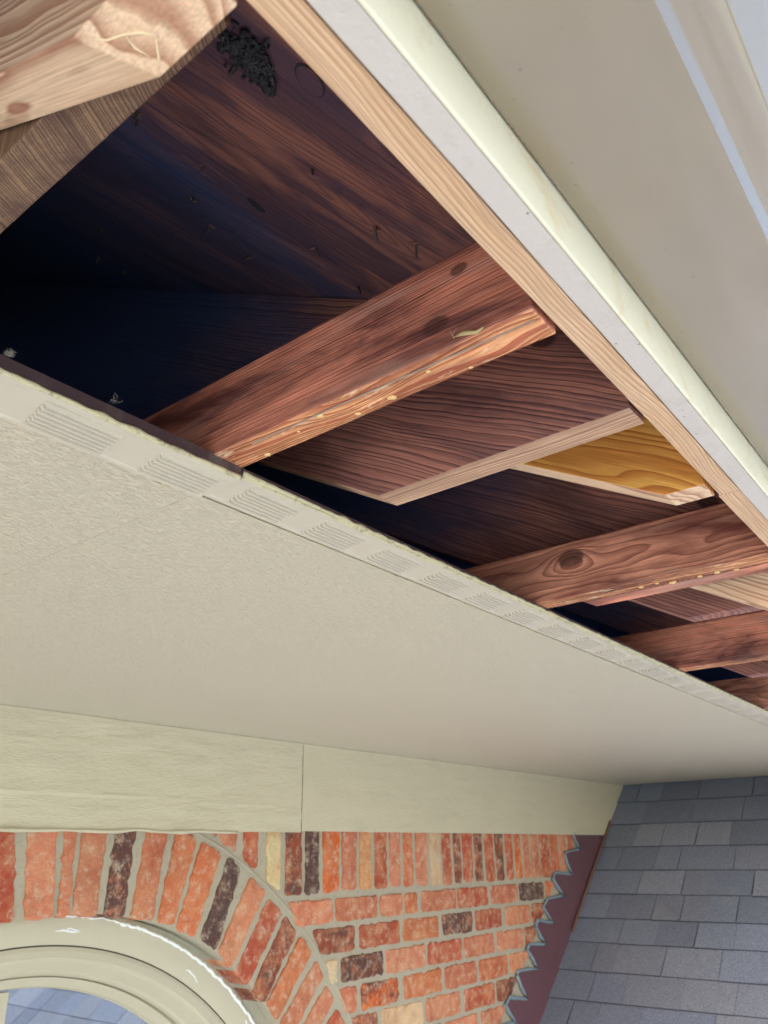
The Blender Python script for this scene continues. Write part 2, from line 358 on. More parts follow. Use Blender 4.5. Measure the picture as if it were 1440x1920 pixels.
def brick(mb, P, col, dark=0, depth=.06, rr=.008, jit=.0021):
    n = len(P); cx = sum(p[0] for p in P)/n; cz = sum(p[1] for p in P)/n
    pts = []
    for i in range(n):
        a, b = P[i], P[(i+1) % n]; L = math.hypot(b[0]-a[0], b[1]-a[1]); k = max(2, int(L/.016))
        c = min(.35, rr/L)
        ts = [c] + [c + (1-2*c)*j/k for j in range(1, k)] + [1-c]
        nx, nz = (b[1]-a[1])/L, -(b[0]-a[0])/L
        for t in ts:
            j = R_.gauss(0, jit) * (.6 if t in (c, 1-c) else 1)
            pts.append((a[0]+(b[0]-a[0])*t+nx*j, a[1]+(b[1]-a[1])*t+nz*j))
    m = len(pts); y0 = BW + R_.uniform(-.0025, .0015); tx, tz = R_.uniform(-.03, .03), R_.uniform(-.03, .03)
    yy = lambda x, z, o: y0 + o + (x-cx)*tx + (z-cz)*tz + R_.uniform(0, .0007)
    V = []
    for (ins, oy) in ((.010, 0), (.004, .0007), (0, .0035), (-.0005, depth)):
        for x, z in pts:
            dx, dz = cx-x, cz-z; d_ = math.hypot(dx, dz); V.append((x+dx/d_*ins, yy(x, z, oy) if oy < .05 else BW+oy, z+dz/d_*ins))
    V.append((cx, yy(cx, cz, 0), cz))
    F = [(4*m, i, (i+1) % m) for i in range(m)]
    for q in range(3): F += [(q*m+i, (q+1)*m+i, (q+1)*m+(i+1) % m, q*m+(i+1) % m) for i in range(m)]
    v = R_.uniform(.9, 1.1); c = tuple(min(1, q*v*R_.uniform(.95, 1.05)) for q in srgb(*PAL[col]))
    mb.add(V, F, (*c, dark))
SC = lambda P: [(x*KB, z*KB) for x, z in P]
# soldier course
sx = [1.963, 2.055, 2.143, 2.241, 2.335, 2.421, 2.51, 2.596, 2.678, 2.772, 2.861, 2.945, 3.012, 3.106, 3.191, 3.278, 3.369, 3.453, 3.529, 3.607, 3.7, 3.808, 3.907, 3.998, 4.09]
skind = 'b1 g2 O0 p0 y0 r0 s0 o0 s0 c0 r0 b1 r0 b1 r0 b1 r0 O0 s0 s0 r0 o0 s0 r0 r0'.split()
sb = MB()
for i in range(len(sx)-1):
    k = skind[i]; l = R_.uniform(-.003, .003)
    zt = .10; zb = -.121 + l
    x1 = sx[i+1] - R_.uniform(.016, .024)
    if sx[i] > 3.86: zb = max(zb, -.05 - (4.0-sx[i])*.5)
    brick(sb, SC([(sx[i]+.003, zb), (x1+.002, zb), (x1, zt), (sx[i], zt)]), k[0], {'0': 0, '1': .55, '2': .8}[k[1]])
sb.build('soldier_course', M['brick'], wall, cols=True)
# running courses
ROWS = {
 (-.141, -.212): [(1.981, 2.195, 's0'), (2.207, 2.44, 'p0'), (2.45, 2.588, 's0'), (2.599, 2.682, 'o0'), (2.707, 2.946, 'p0'), (2.959, 3.199, 'r0'), (3.218, 3.445, 'p0'), (3.466, 3.702, 'g2'), (3.718, 3.835, 'o0')],
 (-.229, -.303): [(2.096, 2.315, 'b1'), (2.334, 2.57, 'r0'), (2.584, 2.817, 'o0'), (2.839, 3.063, 's2'), (3.082, 3.307, 'r0'), (3.327, 3.552, 's0'), (3.566, 3.73, 'b0')],
 (-.320, -.393): [(2.158, 2.224, 'c0'), (2.238, 2.47, 'b2'), (2.479, 2.723, 's0'), (2.738, 2.977, 'r0'), (2.99, 3.227, 'p0'), (3.24, 3.475, 's0'), (3.487, 3.63, 'b0')],
 (-.409, -.484): [(2.222, 2.325, 'p0'), (2.343, 2.556, 'O1'), (2.579, 2.825, 'o0'), (2.843, 3.077, 'p0'), (3.09, 3.325, 'o0'), (3.339, 3.52, 's0')],
 (-.498, -.572): [(2.285, 2.435, 'p1'), (2.456, 2.698, 'c0'), (2.715, 2.953, 's0'), (2.969, 3.2, 'r0'), (3.215, 3.41, 'b1')],
 (-.588, -.662): [(2.33, 2.42, 'r0'), (2.436, 2.65, 's0'), (2.67, 2.82, 'p1'), (2.835, 3.067, 's0'), (3.084, 3.30, 's0')]}
rb = MB()
for (zt, zb), L in ROWS.items():
    for j, (a, b, k) in enumerate(L):
        P = [(a+.004, zb), (b-.004, zb), (b-.004, zt), (a, zt)]
        if j == 0: P[0] = (min(a+.045, b-.03), zb)
        if j == len(L)-1: P[1] = (b-.09, zb)
        brick(rb, SC(P), k[0], {'0': 0, '1': .5, '2': .75}[k[1]])
zt = -.676
for r in range(30):          # the wall carries on below
    x = 2.36 + (r % 2)*.11 + .03*min(r, 3); xe = 3.2 - .09*r if r < 12 else 2.3
    while x < max(xe, 2.9):
        brick(rb, SC([(x, zt-.073), (x+.2, zt-.073), (x+.2, zt), (x, zt)]), R_.choice('rsopb'), R_.choice([0, 0, 0, .5])); x += .225
    zt -= .0885
for r in range(36):
    x = -1.1 + (r % 2)*.11; z = .02 - r*.0885
    while x < .0:
        brick(rb, SC([(x-.1, z-.073), (x+.1, z-.073), (x+.1, z), (x-.1, z)]), R_.choice('rsopb'), R_.choice([0, 0, 0, .5])); x += .225
rb.build('brick_courses', M['brick'], wall, cols=True)
# arch voussoirs
ARCH = [('r0', (1.019,-.133),(1.074,-.136),(1.04,.1),(.981,.1)), ('s0', (1.098,-.135),(1.171,-.132),(1.146,.1),(1.07,.1)), ('p0', (1.184,-.133),(1.211,-.135),(1.208,.1),(1.166,.1)),
 ('s0', (1.221,-.135),(1.297,-.14),(1.294,.1),(1.222,.1)), ('s2', (1.312,-.14),(1.377,-.146),(1.389,.1),(1.322,.1)), ('p0', (1.394,-.149),(1.466,-.159),(1.493,.095),(1.424,.1)),
 ('o0', (1.48,-.164),(1.539,-.178),(1.598,.042),(1.525,.085)), ('o0', (1.547,-.188),(1.617,-.212),(1.692,.005),(1.614,.04)), ('g2', (1.633,-.218),(1.695,-.252),(1.776,-.04),(1.724,-.002)),
 ('s0', (1.703,-.254),(1.757,-.301),(1.882,-.103),(1.812,-.06)), ('r0', (1.773,-.308),(1.823,-.354),(1.958,-.167),(1.897,-.125)), ('b1', (1.844,-.363),(1.89,-.406),(2.027,-.228),(1.973,-.175)),
 ('o0', (1.901,-.407),(1.948,-.461),(2.096,-.29),(2.042,-.24)), ('s0', (1.959,-.466),(2.001,-.52),(2.161,-.363),(2.119,-.314)), ('s0', (2.013,-.528),(2.05,-.582),(2.209,-.436),(2.169,-.387)),
 ('r0', (2.062,-.59),(2.093,-.65),(2.265,-.517),(2.217,-.459)), ('s0', (2.105,-.665),(2.13,-.73),(2.31,-.60),(2.272,-.535)), ('r0', (2.14,-.745),(2.16,-.81),(2.345,-.70),(2.318,-.62))]
ab = MB()
for a in ARCH: brick(ab, SC(a[1:]), a[0][0], {'0': 0, '1': .5, '2': .78}[a[0][1]], depth=.12)
for i in range(12):          # mirrored left haunch, outside the frame
    a = ARCH[3+i]; P = [(2*1.14-x-.12, z) for x, z in a[1:]][::-1]
    if P[0][0] < .95: brick(ab, SC(P), a[0][0], 0, depth=.12)
for k, P in (('r0', [(1.671,.046),(1.690,.1),(1.60,.1)]), ('s0', [(1.753,.005),(1.753,.1),(1.684,.1),(1.687,.038)]), ('r0', [(1.839,-.042),(1.842,.1),(1.775,.1),(1.782,-.014)]), ('c0', [(1.941,-.109),(1.937,.1),(1.877,.1),(1.881,-.077)])):
    brick(ab, SC(P), k[0], 0)
ab.build('window_arch', M['brick'], wall, cols=True)
jo = MB()                    # raised mortar line round the back of the arch
OC, OR = (1.08*KB, -1.28*KB), 1.437*KB
jo.tube([(OC[0]+(OR+R_.gauss(0, .0012))*math.sin(t), BW+.005, OC[1]+OR*math.cos(t)) for t in [math.radians(15+1.1*i) for i in range(56)]], [.0045+R_.uniform(-.0012, .0012) for _ in range(56)], 8)
jo.build('arch_joint', M['mortar'], wall, smooth=True)

# ---- arched window ---------------------------------------------------------
win = thing('arched_window', (1.15, W+.05, -2.4), 'arched window with stepped cream frame and white caulk smears set in the brick arch', 'window')
def ring(c, r, y, n=96, t0=-90, t1=90):
    return [(c[0]+r*math.sin(math.radians(t0+(t1-t0)*i/n)), y, c[1]+r*math.cos(math.radians(t0+(t1-t0)*i/n))) for i in range(n+1)]
def loft(mb, rings, legs=-2.4):
    R2 = [[(a[0][0], a[0][1], legs)] + a + [(a[-1][0], a[-1][1], legs)] for a in rings]
    n = len(R2[0]); mb.add([p for a in R2 for p in a], [(q*n+i, q*n+i+1, (q+1)*n+i+1, (q+1)*n+i) for q in range(len(R2)-1) for i in range(n-1)])
Yw = W + .05
f1 = MB(); C0, C1, C2, C3 = (1.154,-1.121), (1.137,-1.173), (1.121,-1.114), (1.114,-1.040)
loft(f1, [ring(C0, 1.01, Yw+.03), ring(C0, 1.005, Yw), ring(C0, .985, Yw-.004), ring(C1, .984, Yw-.002), ring(C1, .979, Yw+.003)])
f1.build('brick_mould', M['frame'], win, smooth=True)
f2 = MB(); loft(f2, [ring(C1, .9795, Yw+.004), ring(C1, .977, Yw+.006), ring(C1, .9745, Yw+.003)]); f2.build('mould_groove', M['groove'], win, smooth=True)
f3 = MB(); m_ = lambda a, b, t: tuple(a[i]*(1-t)+b[i]*t for i in range(2))
loft(f3, [ring(C1, .9752, Yw+.003), ring(C1, .966, Yw), ring(m_(C1, C2, .3), .935, Yw-.001), ring(m_(C1, C2, .4), .925, Yw+.006), ring(m_(C1, C2, .5), .915, Yw+.007),
          ring(m_(C1, C2, .9), .872, Yw+.008), ring(m_(C1, C2, .95), .864, Yw+.013), ring(C2, .854, Yw+.013)])
f3.build('frame', M['frame'], win, smooth=False)
f4 = MB(); loft(f4, [ring(C2, .855, Yw+.012), ring(C2, .853, Yw+.02), ring(m_(C2, C3, .35), .826, Yw+.018), ring(m_(C2, C3, .4), .823, Yw+.010), ring(m_(C2, C3, .75), .778, Yw+.012), ring(m_(C2, C3, .85), .768, Yw+.022), ring(C3, .752, Yw+.024)])
f4.build('sash', M['frame'], win)
gp = ring(C3, .756, Yw+.022); gp = [(gp[0][0], gp[0][1], -2.4)] + gp + [(gp[-1][0], gp[-1][1], -2.4)]
g5 = MB(); g5.prism(gp, [(x, y+.006, z) for x, y, z in gp]); g5.build('glass', M['glass'], win)
ck = MB(); A0 = math.radians(2)
pts = ring((1.154,-1.123), .992, Yw-.006, 120, 4, 70)
ck.tube([p_ if False else (p_[0]+R_.gauss(0, .0012), p_[1], p_[2]+R_.gauss(0, .0012)) for p_ in pts], [.0016 + .0042*abs(noise.noise(Vector((i*.61, 0, 0)))) + (.002 if i > 18 else 0) for i in range(121)], 7)
for (t, r, l, wd) in ((5.5, .957, .075, .0035), (6.3, .961, .05, .003), (31, .955, .04, .003), (32.5, .950, .035, .0022), (47, .975, .035, .003), (52, .968, .03, .003), (56, .972, .035, .0025)):
    c = Vector((1.154+r*math.sin(math.radians(t)), Yw-.002, -1.123+r*math.cos(math.radians(t)))); dr = Vector((math.cos(math.radians(t+R_.uniform(-25, 25))), 0, -math.sin(math.radians(t))))
    ck.tube([c - dr*l*.5, c - dr*l*.2 + Vector((0, 0, .004)), c + dr*l*.15, c + dr*l*.5], [.001, wd, wd*.8, .001], 7)
ck.build('caulk_bead', M['caulk'], win, smooth=True)
mu = MB(); mu.box(1.09, 1.122, Yw+.014, Yw+.0215, -2.4, C3[1]+.7525); mu.build('glazing_bar', M['frame'], win)

# ---- frieze boards ------------------------------------------------------------
def board_face(x0, x1f, zb, zt, th, seed, dz=.0012, ridge=True):
    nx, nz = 150, 36; V = []; F = []
    for j in range(nz+1):
        z = zb + (zt-zb)*j/nz
        for i in range(nx+1):
            xe = x1f(z); x = x0 + (xe-x0)*i/nx
            p = Vector((x*7+seed, z*30, 0)); y = -noise.noise(p)*dz - noise.noise(p*4)*dz*.4
            if ridge:
                rz = .155 + .006*noise.noise(Vector((x*3, seed, 1))) - .012*(x-1)
                y -= .0035*math.exp(-((z-rz)/.004)**2)*max(0, min(1, (2.0-x)*1.2))
                if z < rz and x < 2: y += .0015*min(1, (2.0-x))
            V.append((x, W + y, z))
    for j in range(nz):
        for i in range(nx): a = j*(nx+1)+i; F.append((a, a+1, a+nx+2, a+nx+1))
    n0 = len(V); rim = [i for i in range(nx+1)] + [(j*(nx+1)+nx) for j in range(1, nz+1)] + [nz*(nx+1)+i for i in range(nx-1, -1, -1)] + [j*(nx+1) for j in range(nz-1, 0, -1)]
    for r in rim: V.append((V[r][0], W+th, V[r][2]))
    k = len(rim)
    for i in range(k): F.append((rim[i], n0+i, n0+(i+1) % k, rim[(i+1) % k]))
    F.append(tuple(n0+i for i in range(k)))
    return V, F
XJ = 2.03
V, F = board_face(XL, lambda z: XJ-.001, .066, .3515, .02, 1.0, .0024)
f = mesh('frieze_board', V, F, M['frieze'], smooth=False, origin=(0, W, .07)); tag(f, 'khaki painted trim board with rippled lumpy paint directly above the brick arch', 'trim board', 'khaki boards between the soffit and bricks')
V, F = board_face(XJ+.001, lambda z: 4.515+(z-.07)*1.15, .070, .3515, .02, 5.0, .0007, False)
f2_ = mesh('frieze_board', V, F, M['frieze'], origin=(XJ, W, .07)); tag(f2_, 'smoother khaki trim board with slanted end cut beside the grey shingle roof', 'trim board', 'khaki boards between the soffit and bricks')
cb = MB(); pts = []; rr = []
for i in range(170):
    x = XL + (1.75-XL)*i/169; h = .064 + .007*max(-.2, noise.noise(Vector((x*9, 2, 0)))); pts.append((x, W-.001, h)); rr.append(.0045+.003*noise.noise(Vector((x*14, 0, 4))))
cb.tube(pts, rr, 8); cb.build('caulk_seam', M['frieze'], f, smooth=True)
cb = MB(); cb.tube([(XJ, W-.0004, .075+i*.027) for i in range(11)], [.0008+.0012*abs(noise.noise(Vector((i*.9, 3, 0)))) for i in range(11)], 6); cb.build('joint_crack', M['groove'], f2_)

# ---- soffit panels ------------------------------------------------------------
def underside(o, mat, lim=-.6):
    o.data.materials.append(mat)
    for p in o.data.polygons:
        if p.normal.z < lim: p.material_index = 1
def slab(name, x0, x1, y0, y1, z0, z1, mat, label, cat, group=None, bevel=.0008):
    m = MB(); m.box(x0, x1, y0, y1, z0, z1); o = m.build(name, mat, origin=((x0+x1)/2, (y0+y1)/2, z0), bevel=bevel); return tag(o, label, cat, group)
SXJ = .467
slab('soffit_board', XL, SXJ-.0003, .6188, W+.015, .352, .3595, M['soffit'], 'rough textured beige soffit panel, left of the hairline joint', 'soffit panel', 'beige soffit panels under the eave', .0012)
slab('soffit_board', SXJ+.0003, XR, .6188, W+.015, .3525, .3595, M['soffit'], 'long smoother beige soffit panel reaching the grey shingle roof', 'soffit panel', 'beige soffit panels under the eave', .0012)

# ---- soffit vents ----------------------------------------------------------------
def vent(x0, x1, zb, lip, label, ribs, skew=0):
    t = thing('soffit_vent', ((x0+x1)/2, .58, zb), label, 'vent', 'ribbed vent strips along the soffit edge')
    y0, y1 = .548, .6145
    fl = MB(); n = 60
    # sheet profile with turned up edges
    prof = [(y0, zb+lip), (y0, zb+.0015), (y0+.0015, zb), (y0+.006, zb), (y0+.008, zb+.001), (y1-.008, zb+.001), (y1-.006, zb), (y1-.001, zb), (y1, zb+.004)]
    V = []; m = len(prof)
    for i in range(n+1):
        x = x0 + (x1-x0)*i/n; wob = .0009*noise.noise(Vector((x*6, zb*90, 0)))
        V += [(x, y + (.0006*noise.noise(Vector((x*9, y*30, 0)))), z + wob) for y, z in prof]
    fl.add(V, [(i*m+k, (i+1)*m+k, (i+1)*m+k+1, i*m+k+1) for i in range(n) for k in range(m-1)])
    fl.build('flange', M['vent'], t)
    for a, b in ribs:
        if a > x1 or b < x0: continue
        lv = MB()
        for k in range(7):
            y = y0 + .0112 + k*.0071; sh = .0028*k*.3 + R_.uniform(-.0006, .0006); dz = R_.uniform(-.0003, .0003)
            A = [(a+sh, y, zb+.0012), (a+sh+.002, y+.0012, zb-.0026+dz), (a+sh+.002, y+.0032, zb-.0027+dz), (a+sh, y+.0040, zb+.0012)]
            B = [(b+sh, y, zb+.0012), (b+sh-.002, y+.0012, zb-.0026+dz), (b+sh-.002, y+.0032, zb-.0027+dz), (b+sh, y+.0040, zb+.0012)]
            lv.prism(A, B)
        lv.build('louver_group', M['vent'], t)
    bl = MB(); bl.box(x0, x1, y0-.0022, y0-.0008, zb+.002, zb+lip); bl.build('back_lip', M['bronze'], t)
    return t
RIBS = [(.264+.1172*i, .264+.1172*i+.076) for i in range(-13, 42)]
RL = [r for r in RIBS if r[1] < .467]; RR = [(a-.004, b-.004) for a, b in RIBS if a > .467]
v1 = vent(XL, .468, .3463, .0155, 'near ribbed vent strip with wide dark metal lip, ending at the overlap', RL)
v2 = vent(.4665, XR, .3515, .0085, 'long ribbed vent strip running from the overlap to the far roof', RR)
def crust(parent, x0, x1, y, z, r, seed, step=.004):
    m = MB(); n = int((x1-x0)/step); P = []; rr = []
    for i in range(n+1):
        x = x0 + (x1-x0)*i/n; q = noise.noise(Vector((x*60, seed, 0))); q2 = noise.noise(Vector((x*13, seed+4, 0)))
        P.append((x, y + .0009*q2, z + .0006*q)); rr.append(max(.0003, r*(1+.7*q+.5*q2)))
    m.tube(P, rr, 6); m.build('paint_crust', M['crust'], parent, smooth=True)
crust(v1, -.1, .466, .5465, .3485, .0024, 1); crust(v1, -.1, .466, .6190, .3522, .0020, 2)
crust(v2, .469, 3.6, .5465, .3545, .0024, 3); crust(v2, .469, 3.6, .5492, .3520, .0013, 4); crust(v2, .469, 3.6, .6186, .3524, .0006, 5)
# ---- lookouts, rafters ------------------------------------------------------------
def lookout(x0, x1, z0, z1, mat, label, under=None, y0=.195, y1=1.95, poly=None):
    t = thing('lookout', (x0, y0, z0), label, 'timber', 'horizontal lookouts spanning the eave opening')
    m = MB()
    P = poly or [(y0, z0), (y1, z0), (y1, z1), (y0, z1)]
    # subdivide along length with a little waviness
    n = 40; V = []; F = []
    for i in range(n+1):
        y = y0 + (y1-y0)*i/n; zt = min(z1, deck_z(y)-.002)
        j = lambda k: .0007*noise.noise(Vector((y*14, k*3.1, x0*9)))
        V += [(x0+j(0), y, z0+j(1)), (x1+j(2), y, z0+j(3)), (x1, y, zt), (x0+j(4), y, zt+j(5))]
    for i in range(n):
        a = 4*i; F += [(a+k, a+4+k, a+4+(k+1) % 4, a+(k+1) % 4) for k in range(4)]
    F += [(0, 1, 2, 3), (4*n+3, 4*n+2, 4*n+1, 4*n)]
    m.add(V, F); b_ = m.build('beam', mat, t, bevel=.0018)
    if under: underside(b_, under)
    return t
L0 = lookout(.148, .184, .44, .53, M['lookout_end'], 'rough sawn brown lookout behind the pale sawn rafter end, at the near end', y0=.25)
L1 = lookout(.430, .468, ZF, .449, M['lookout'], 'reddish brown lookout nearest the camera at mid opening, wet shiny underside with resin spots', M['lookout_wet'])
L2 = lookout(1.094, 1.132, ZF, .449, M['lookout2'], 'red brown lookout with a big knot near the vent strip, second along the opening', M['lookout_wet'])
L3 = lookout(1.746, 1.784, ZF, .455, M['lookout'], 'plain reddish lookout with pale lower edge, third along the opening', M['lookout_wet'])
L4 = lookout(2.443, 2.481, ZF, .453, M['lookout2'], 'farthest visible lookout, small sliver at the right end of the opening')
def rafter(x0, x1, yc, depth, mat, label, zc=ZF, under=None, skew=0, y0=.195, ymax=2.4, level=True, name='rafter'):
    t = thing(name, (x0, y0, zc), label, 'timber', 'sloping rafters under the roof sheathing')
    def side(x, yc):
        n = 14; bot = []; top = []
        b0 = (y0, zc if level else zc-(yc-y0)*SL); bot.append(b0); bot.append((yc, zc))
        for i in range(1, n+1):
            y = yc + (ymax-yc)*(i/n); bot.append((y, zc+(y-yc)*SL))
        k = bot[-1]
        off = depth/math.cos(PT)
        top = [(k[0], min(k[1]+off, deck_z(k[0])-.001)), (y0, min(zc-(yc-y0)*SL+off, deck_z(y0)-.001))]
        return [(x, a, b) for a, b in bot + top]
    m = MB(); m.prism(side(x0, yc+skew), side(x1, yc)); b_ = m.build('beam', mat, t, bevel=.0012)
    if under: underside(b_, under)
    return t
rafter(.107, .1465, .2525, .26, M['rafter_new'], 'fresh pale new rafter end with angled cut, at the near corner', skew=.016)
rafter(.609, .645, .483, .26, M['rafter'], 'dark weathered rafter with bold wavy grain right behind the nearest red lookout', under=M['rafter_edge'])
rafter(.815, .853, .238, .26, M['rafter_yellow'], 'yellow stained new rafter with pale underside beside the board joint', under=M['rafter_new'])
rafter(1.135, 1.172, .479, .26, M['rafter'], 'dark rafter tail just behind the knotty red lookout', under=M['lookout'])
rafter(1.202, 1.240, .345, .26, M['rafter_new'], 'striped pale rafter at the far right edge between two dark rafters', zc=.378, level=False, y0=.196)
rafter(1.341, 1.378, .39, .26, M['rafter'], 'dull grey brown rafter below the striped pale rafter at the far right')
rafter(1.93, 1.968, .45, .26, M['rafter'], 'dark rafter between the two farthest red lookouts')

PR = [o for o in sc.objects if o.name.startswith('rafter') and o.get('label', '').startswith('fresh pale')][0]
m = MB()
for P_ in ([(.112, .262), (.118, .256), (.1215, .247), (.126, .240), (.131, .236)], [(.1215, .247), (.129, .249), (.136, .247)], [(.131, .236), (.139, .244), (.1435, .250)]):
    m.tube([(x, y, ZF-.0002) for x, y in P_], [.0002] + [.0006]*(len(P_)-2) + [.0002], 6)
m.build('sap_streak', M['sap'], PR, smooth=True)
# ---- roof deck ------------------------------------------------------------------------
dk = thing('roof_deck', (1.5, .13, deck_z(.13)), 'plywood roof sheathing with navy shade in its colour, seen from below with nail points coming through', 'roof')
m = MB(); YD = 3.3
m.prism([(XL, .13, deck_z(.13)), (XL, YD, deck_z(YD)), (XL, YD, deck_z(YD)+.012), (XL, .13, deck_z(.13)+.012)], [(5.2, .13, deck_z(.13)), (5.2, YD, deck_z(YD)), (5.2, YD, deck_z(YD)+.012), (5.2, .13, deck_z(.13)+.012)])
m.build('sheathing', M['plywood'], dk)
m = MB(); m.prism([(XL, .08, deck_z(.08)+.013), (XL, YD, deck_z(YD)+.013), (XL, YD, deck_z(YD)+.024), (XL, .08, deck_z(.08)+.022)], [(5.2, .08, deck_z(.08)+.013), (5.2, YD, deck_z(YD)+.013), (5.2, YD, deck_z(YD)+.024), (5.2, .08, deck_z(.08)+.022)])
m.build('shingle_layer', M['backing'], dk)
NAILS = [(.271,.498),(.345,.491),(.37,.363),(.389,.567),(.444,.604),(.432,.845),(.494,.478),(.509,.609),(.502,.841),(.549,.97),(.46,.362),(.466,.368),(.489,.336),(.579,.485),(.707,.742),(.651,.845),(.635,1.241),(.612,1.398),(.506,.982),(.30,.72),(.265,.487),(.72,.36),(.95,.42),(.76,.50)]
proto = None
for i, (x, y) in enumerate(NAILS):
    z = deck_z(y)
    if proto is None:
        m = MB(); m.tube([(x, y, z+.004), (x, y, z-.009), (x, y, z-.0125)], [.0013, .0013, .0003], 7)
        proto = m.build('nail', M['nail'], dk, origin=(x, y, z)); o = proto
        m = MB()
        for q in range(4):
            a = R_.uniform(0, 6.28); r = .002; P = Vector((x+r*math.cos(a), y+r*math.sin(a), z)); 
            m.add([P, P+Vector((.004*math.sin(a), -.002*math.cos(a), 0)), P+Vector((.002*math.cos(a), .002*math.sin(a), -.004))], [(0, 1, 2)])
        m.tube([(x-.006, y-.001, z), (x, y-.002, z-.001), (x+.006, y-.001, z)], [.0004, .0011, .0004], 6)
        m.build('splinters', M['splinter'], o)
    else:
        o = proto.copy(); sc.collection.objects.link(o); o.parent = dk
        for ch in proto.children: c = ch.copy(); sc.collection.objects.link(c); c.parent = o
        o.location = Vector((x-dk.location.x, y-dk.location.y, z+Z0-dk.location.z))
        o.rotation_euler = (R_.uniform(-.45, .45), R_.uniform(-.45, .45), R_.uniform(0, 6.28)); o.scale = (1, 1, R_.uniform(.7, 1.3))
def ell(mb, x, y, a, b, rot, off=.0008, h=.002, n=28):
    P = []; 
    for i in range(n):
        t = 2*math.pi*i/n; u, v_ = a*math.cos(t), b*math.sin(t); xx = x+u*math.cos(rot)-v_*math.sin(rot); yy = y+u*math.sin(rot)+v_*math.cos(rot); P.append((xx, yy, deck_z(yy)))
    mb.prism([(p[0], p[1], p[2]-off) for p in P], [(p[0], p[1], p[2]+h) for p in P])
m = MB(); ell(m, .279, .279, .017, .010, .4, .0006); m.build('plug_rim', M['backing'], dk)
m = MB(); ell(m, .279, .279, .0155, .0088, .4, .0014); m.build('oval_plug', M['plywood'], dk)
m = MB(); ell(m, .412, .486, .0135, .005, .15, .0006); m.build('knot_hole', M['backing'], dk)

# attic back wall, plus an added unseen board keeping light out of the cavity
slab('attic_wall', XL, 5.2, W+.02, W+.05, .3605, deck_z(W+.02)-.003, M['cavity_shade'], 'sheathing coloured as navy shade deep inside the roof cavity behind the lookouts', 'wall', bevel=0)
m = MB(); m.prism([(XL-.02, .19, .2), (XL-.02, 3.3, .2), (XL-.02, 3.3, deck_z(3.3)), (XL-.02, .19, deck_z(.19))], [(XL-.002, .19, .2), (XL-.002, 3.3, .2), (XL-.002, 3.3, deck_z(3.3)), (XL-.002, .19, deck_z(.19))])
tag(m.build('light_stop_board', M['cavity_shade'], origin=(XL, 1, .3)), 'added unseen board keeping light out of the near end of the eave', 'board')

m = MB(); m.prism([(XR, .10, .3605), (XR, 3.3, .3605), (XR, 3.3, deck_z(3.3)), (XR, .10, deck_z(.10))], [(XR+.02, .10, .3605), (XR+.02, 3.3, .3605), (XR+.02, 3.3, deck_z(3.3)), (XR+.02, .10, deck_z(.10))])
tag(m.build('sky_stop_board', M['cavity_shade'], origin=(XR, 1, .3)), 'added dark board shutting out the sky at the far end of the eave cavity above the shingle roof', 'board')  # added to shut out the sky so the far end stays dark
# ---- wasp nest -------------------------------------------------------------------------
m = MB(); 
for i in range(420):
    t = R_.random()**.9; cx, cy = .228 + .050*t, .306 + .016*(t-.2)
    x = cx + R_.gauss(0, .0085*(1.1-t)); y = cy + R_.gauss(0, .0095*(1.1-t)); z = deck_z(y) - R_.uniform(0, .0055)
    r = R_.uniform(.0009, .0028); a = Vector((R_.gauss(0, 1), R_.gauss(0, 1), R_.gauss(0, .5))).normalized()*r*1.5
    m.tube([Vector((x, y, z))-a*1.2, Vector((x, y, z))-a*.4, Vector((x, y, z))+a*.6, Vector((x, y, z))+a*1.2], [r*.5, r, r*.7, r*.5], 5)
tag(m.build('insect_nest', M['nest'], origin=(.25, .31, deck_z(.31))), 'black crumbling insect nest stuck to the plywood near the top', 'nest')

# ---- sub fascia, fascia ------------------------------------------------------------------
def pine(x0, x1, y0, y1, label, seed):
    n = 60; V = []; F = []
    for i in range(n+1):
        x = x0+(x1-x0)*i/n; e = .0008*noise.noise(Vector((x*8, seed, 0)))
        V += [(x, y0, ZF), (x, y1+e, ZF), (x, y1+e, .455), (x, y0, .44)]
    for i in range(n):
        a = 4*i; F += [(a+k, a+4+k, a+4+(k+1) % 4, a+(k+1) % 4) for k in range(4)]
    F += [(0, 1, 2, 3), (4*n+3, 4*n+2, 4*n+1, 4*n)]
    return tag(mesh('sub_fascia_board', V, F, M['pine_board'], origin=(x0, y0, ZF), bevel=.001), label, 'board', 'fresh pine boards behind the white fascia')
pine(XL, .856, .1695, .1905, 'long pale pine board along the white fascia, left of its butt joint', 1)
pine(.857, XR, .169, .1925, 'pale pine board along the white fascia, right of the butt joint', 2)
fa = thing('fascia_board', (1.5, .148, ZF), 'white painted fascia board between pine strip and taupe gutter', 'fascia')
m = MB(); n = 200; V = []
for i in range(n+1):
    x = XL+(XR-XL)*i/n; e = .0005*noise.noise(Vector((x*11, 5, 0)))
    V += [(x, .1505, ZF-.0005), (x, .1685+e, ZF-.0005), (x, .1685, .44), (x, .1505, .44)]
m.add(V, [(4*i+k, 4*i+4+k, 4*i+4+(k+1) % 4, 4*i+(k+1) % 4) for i in range(n) for k in range(4)] + [(0, 1, 2, 3), (4*n+3, 4*n+2, 4*n+1, 4*n)])
m.build('board', M['fascia'], fa, bevel=.001)
m = MB(); m.prism([(XL, .1475, ZF-.001), (XL, .1503, ZF-.001), (XL, .1503, .43), (XL, .1475, .43)], [(XR, .1475, ZF-.001), (XR, .1503, ZF-.001), (XR, .1503, .43), (XR, .1475, .43)])
m.build('cream_face', M['fascia_edge'], fa, bevel=.0012)

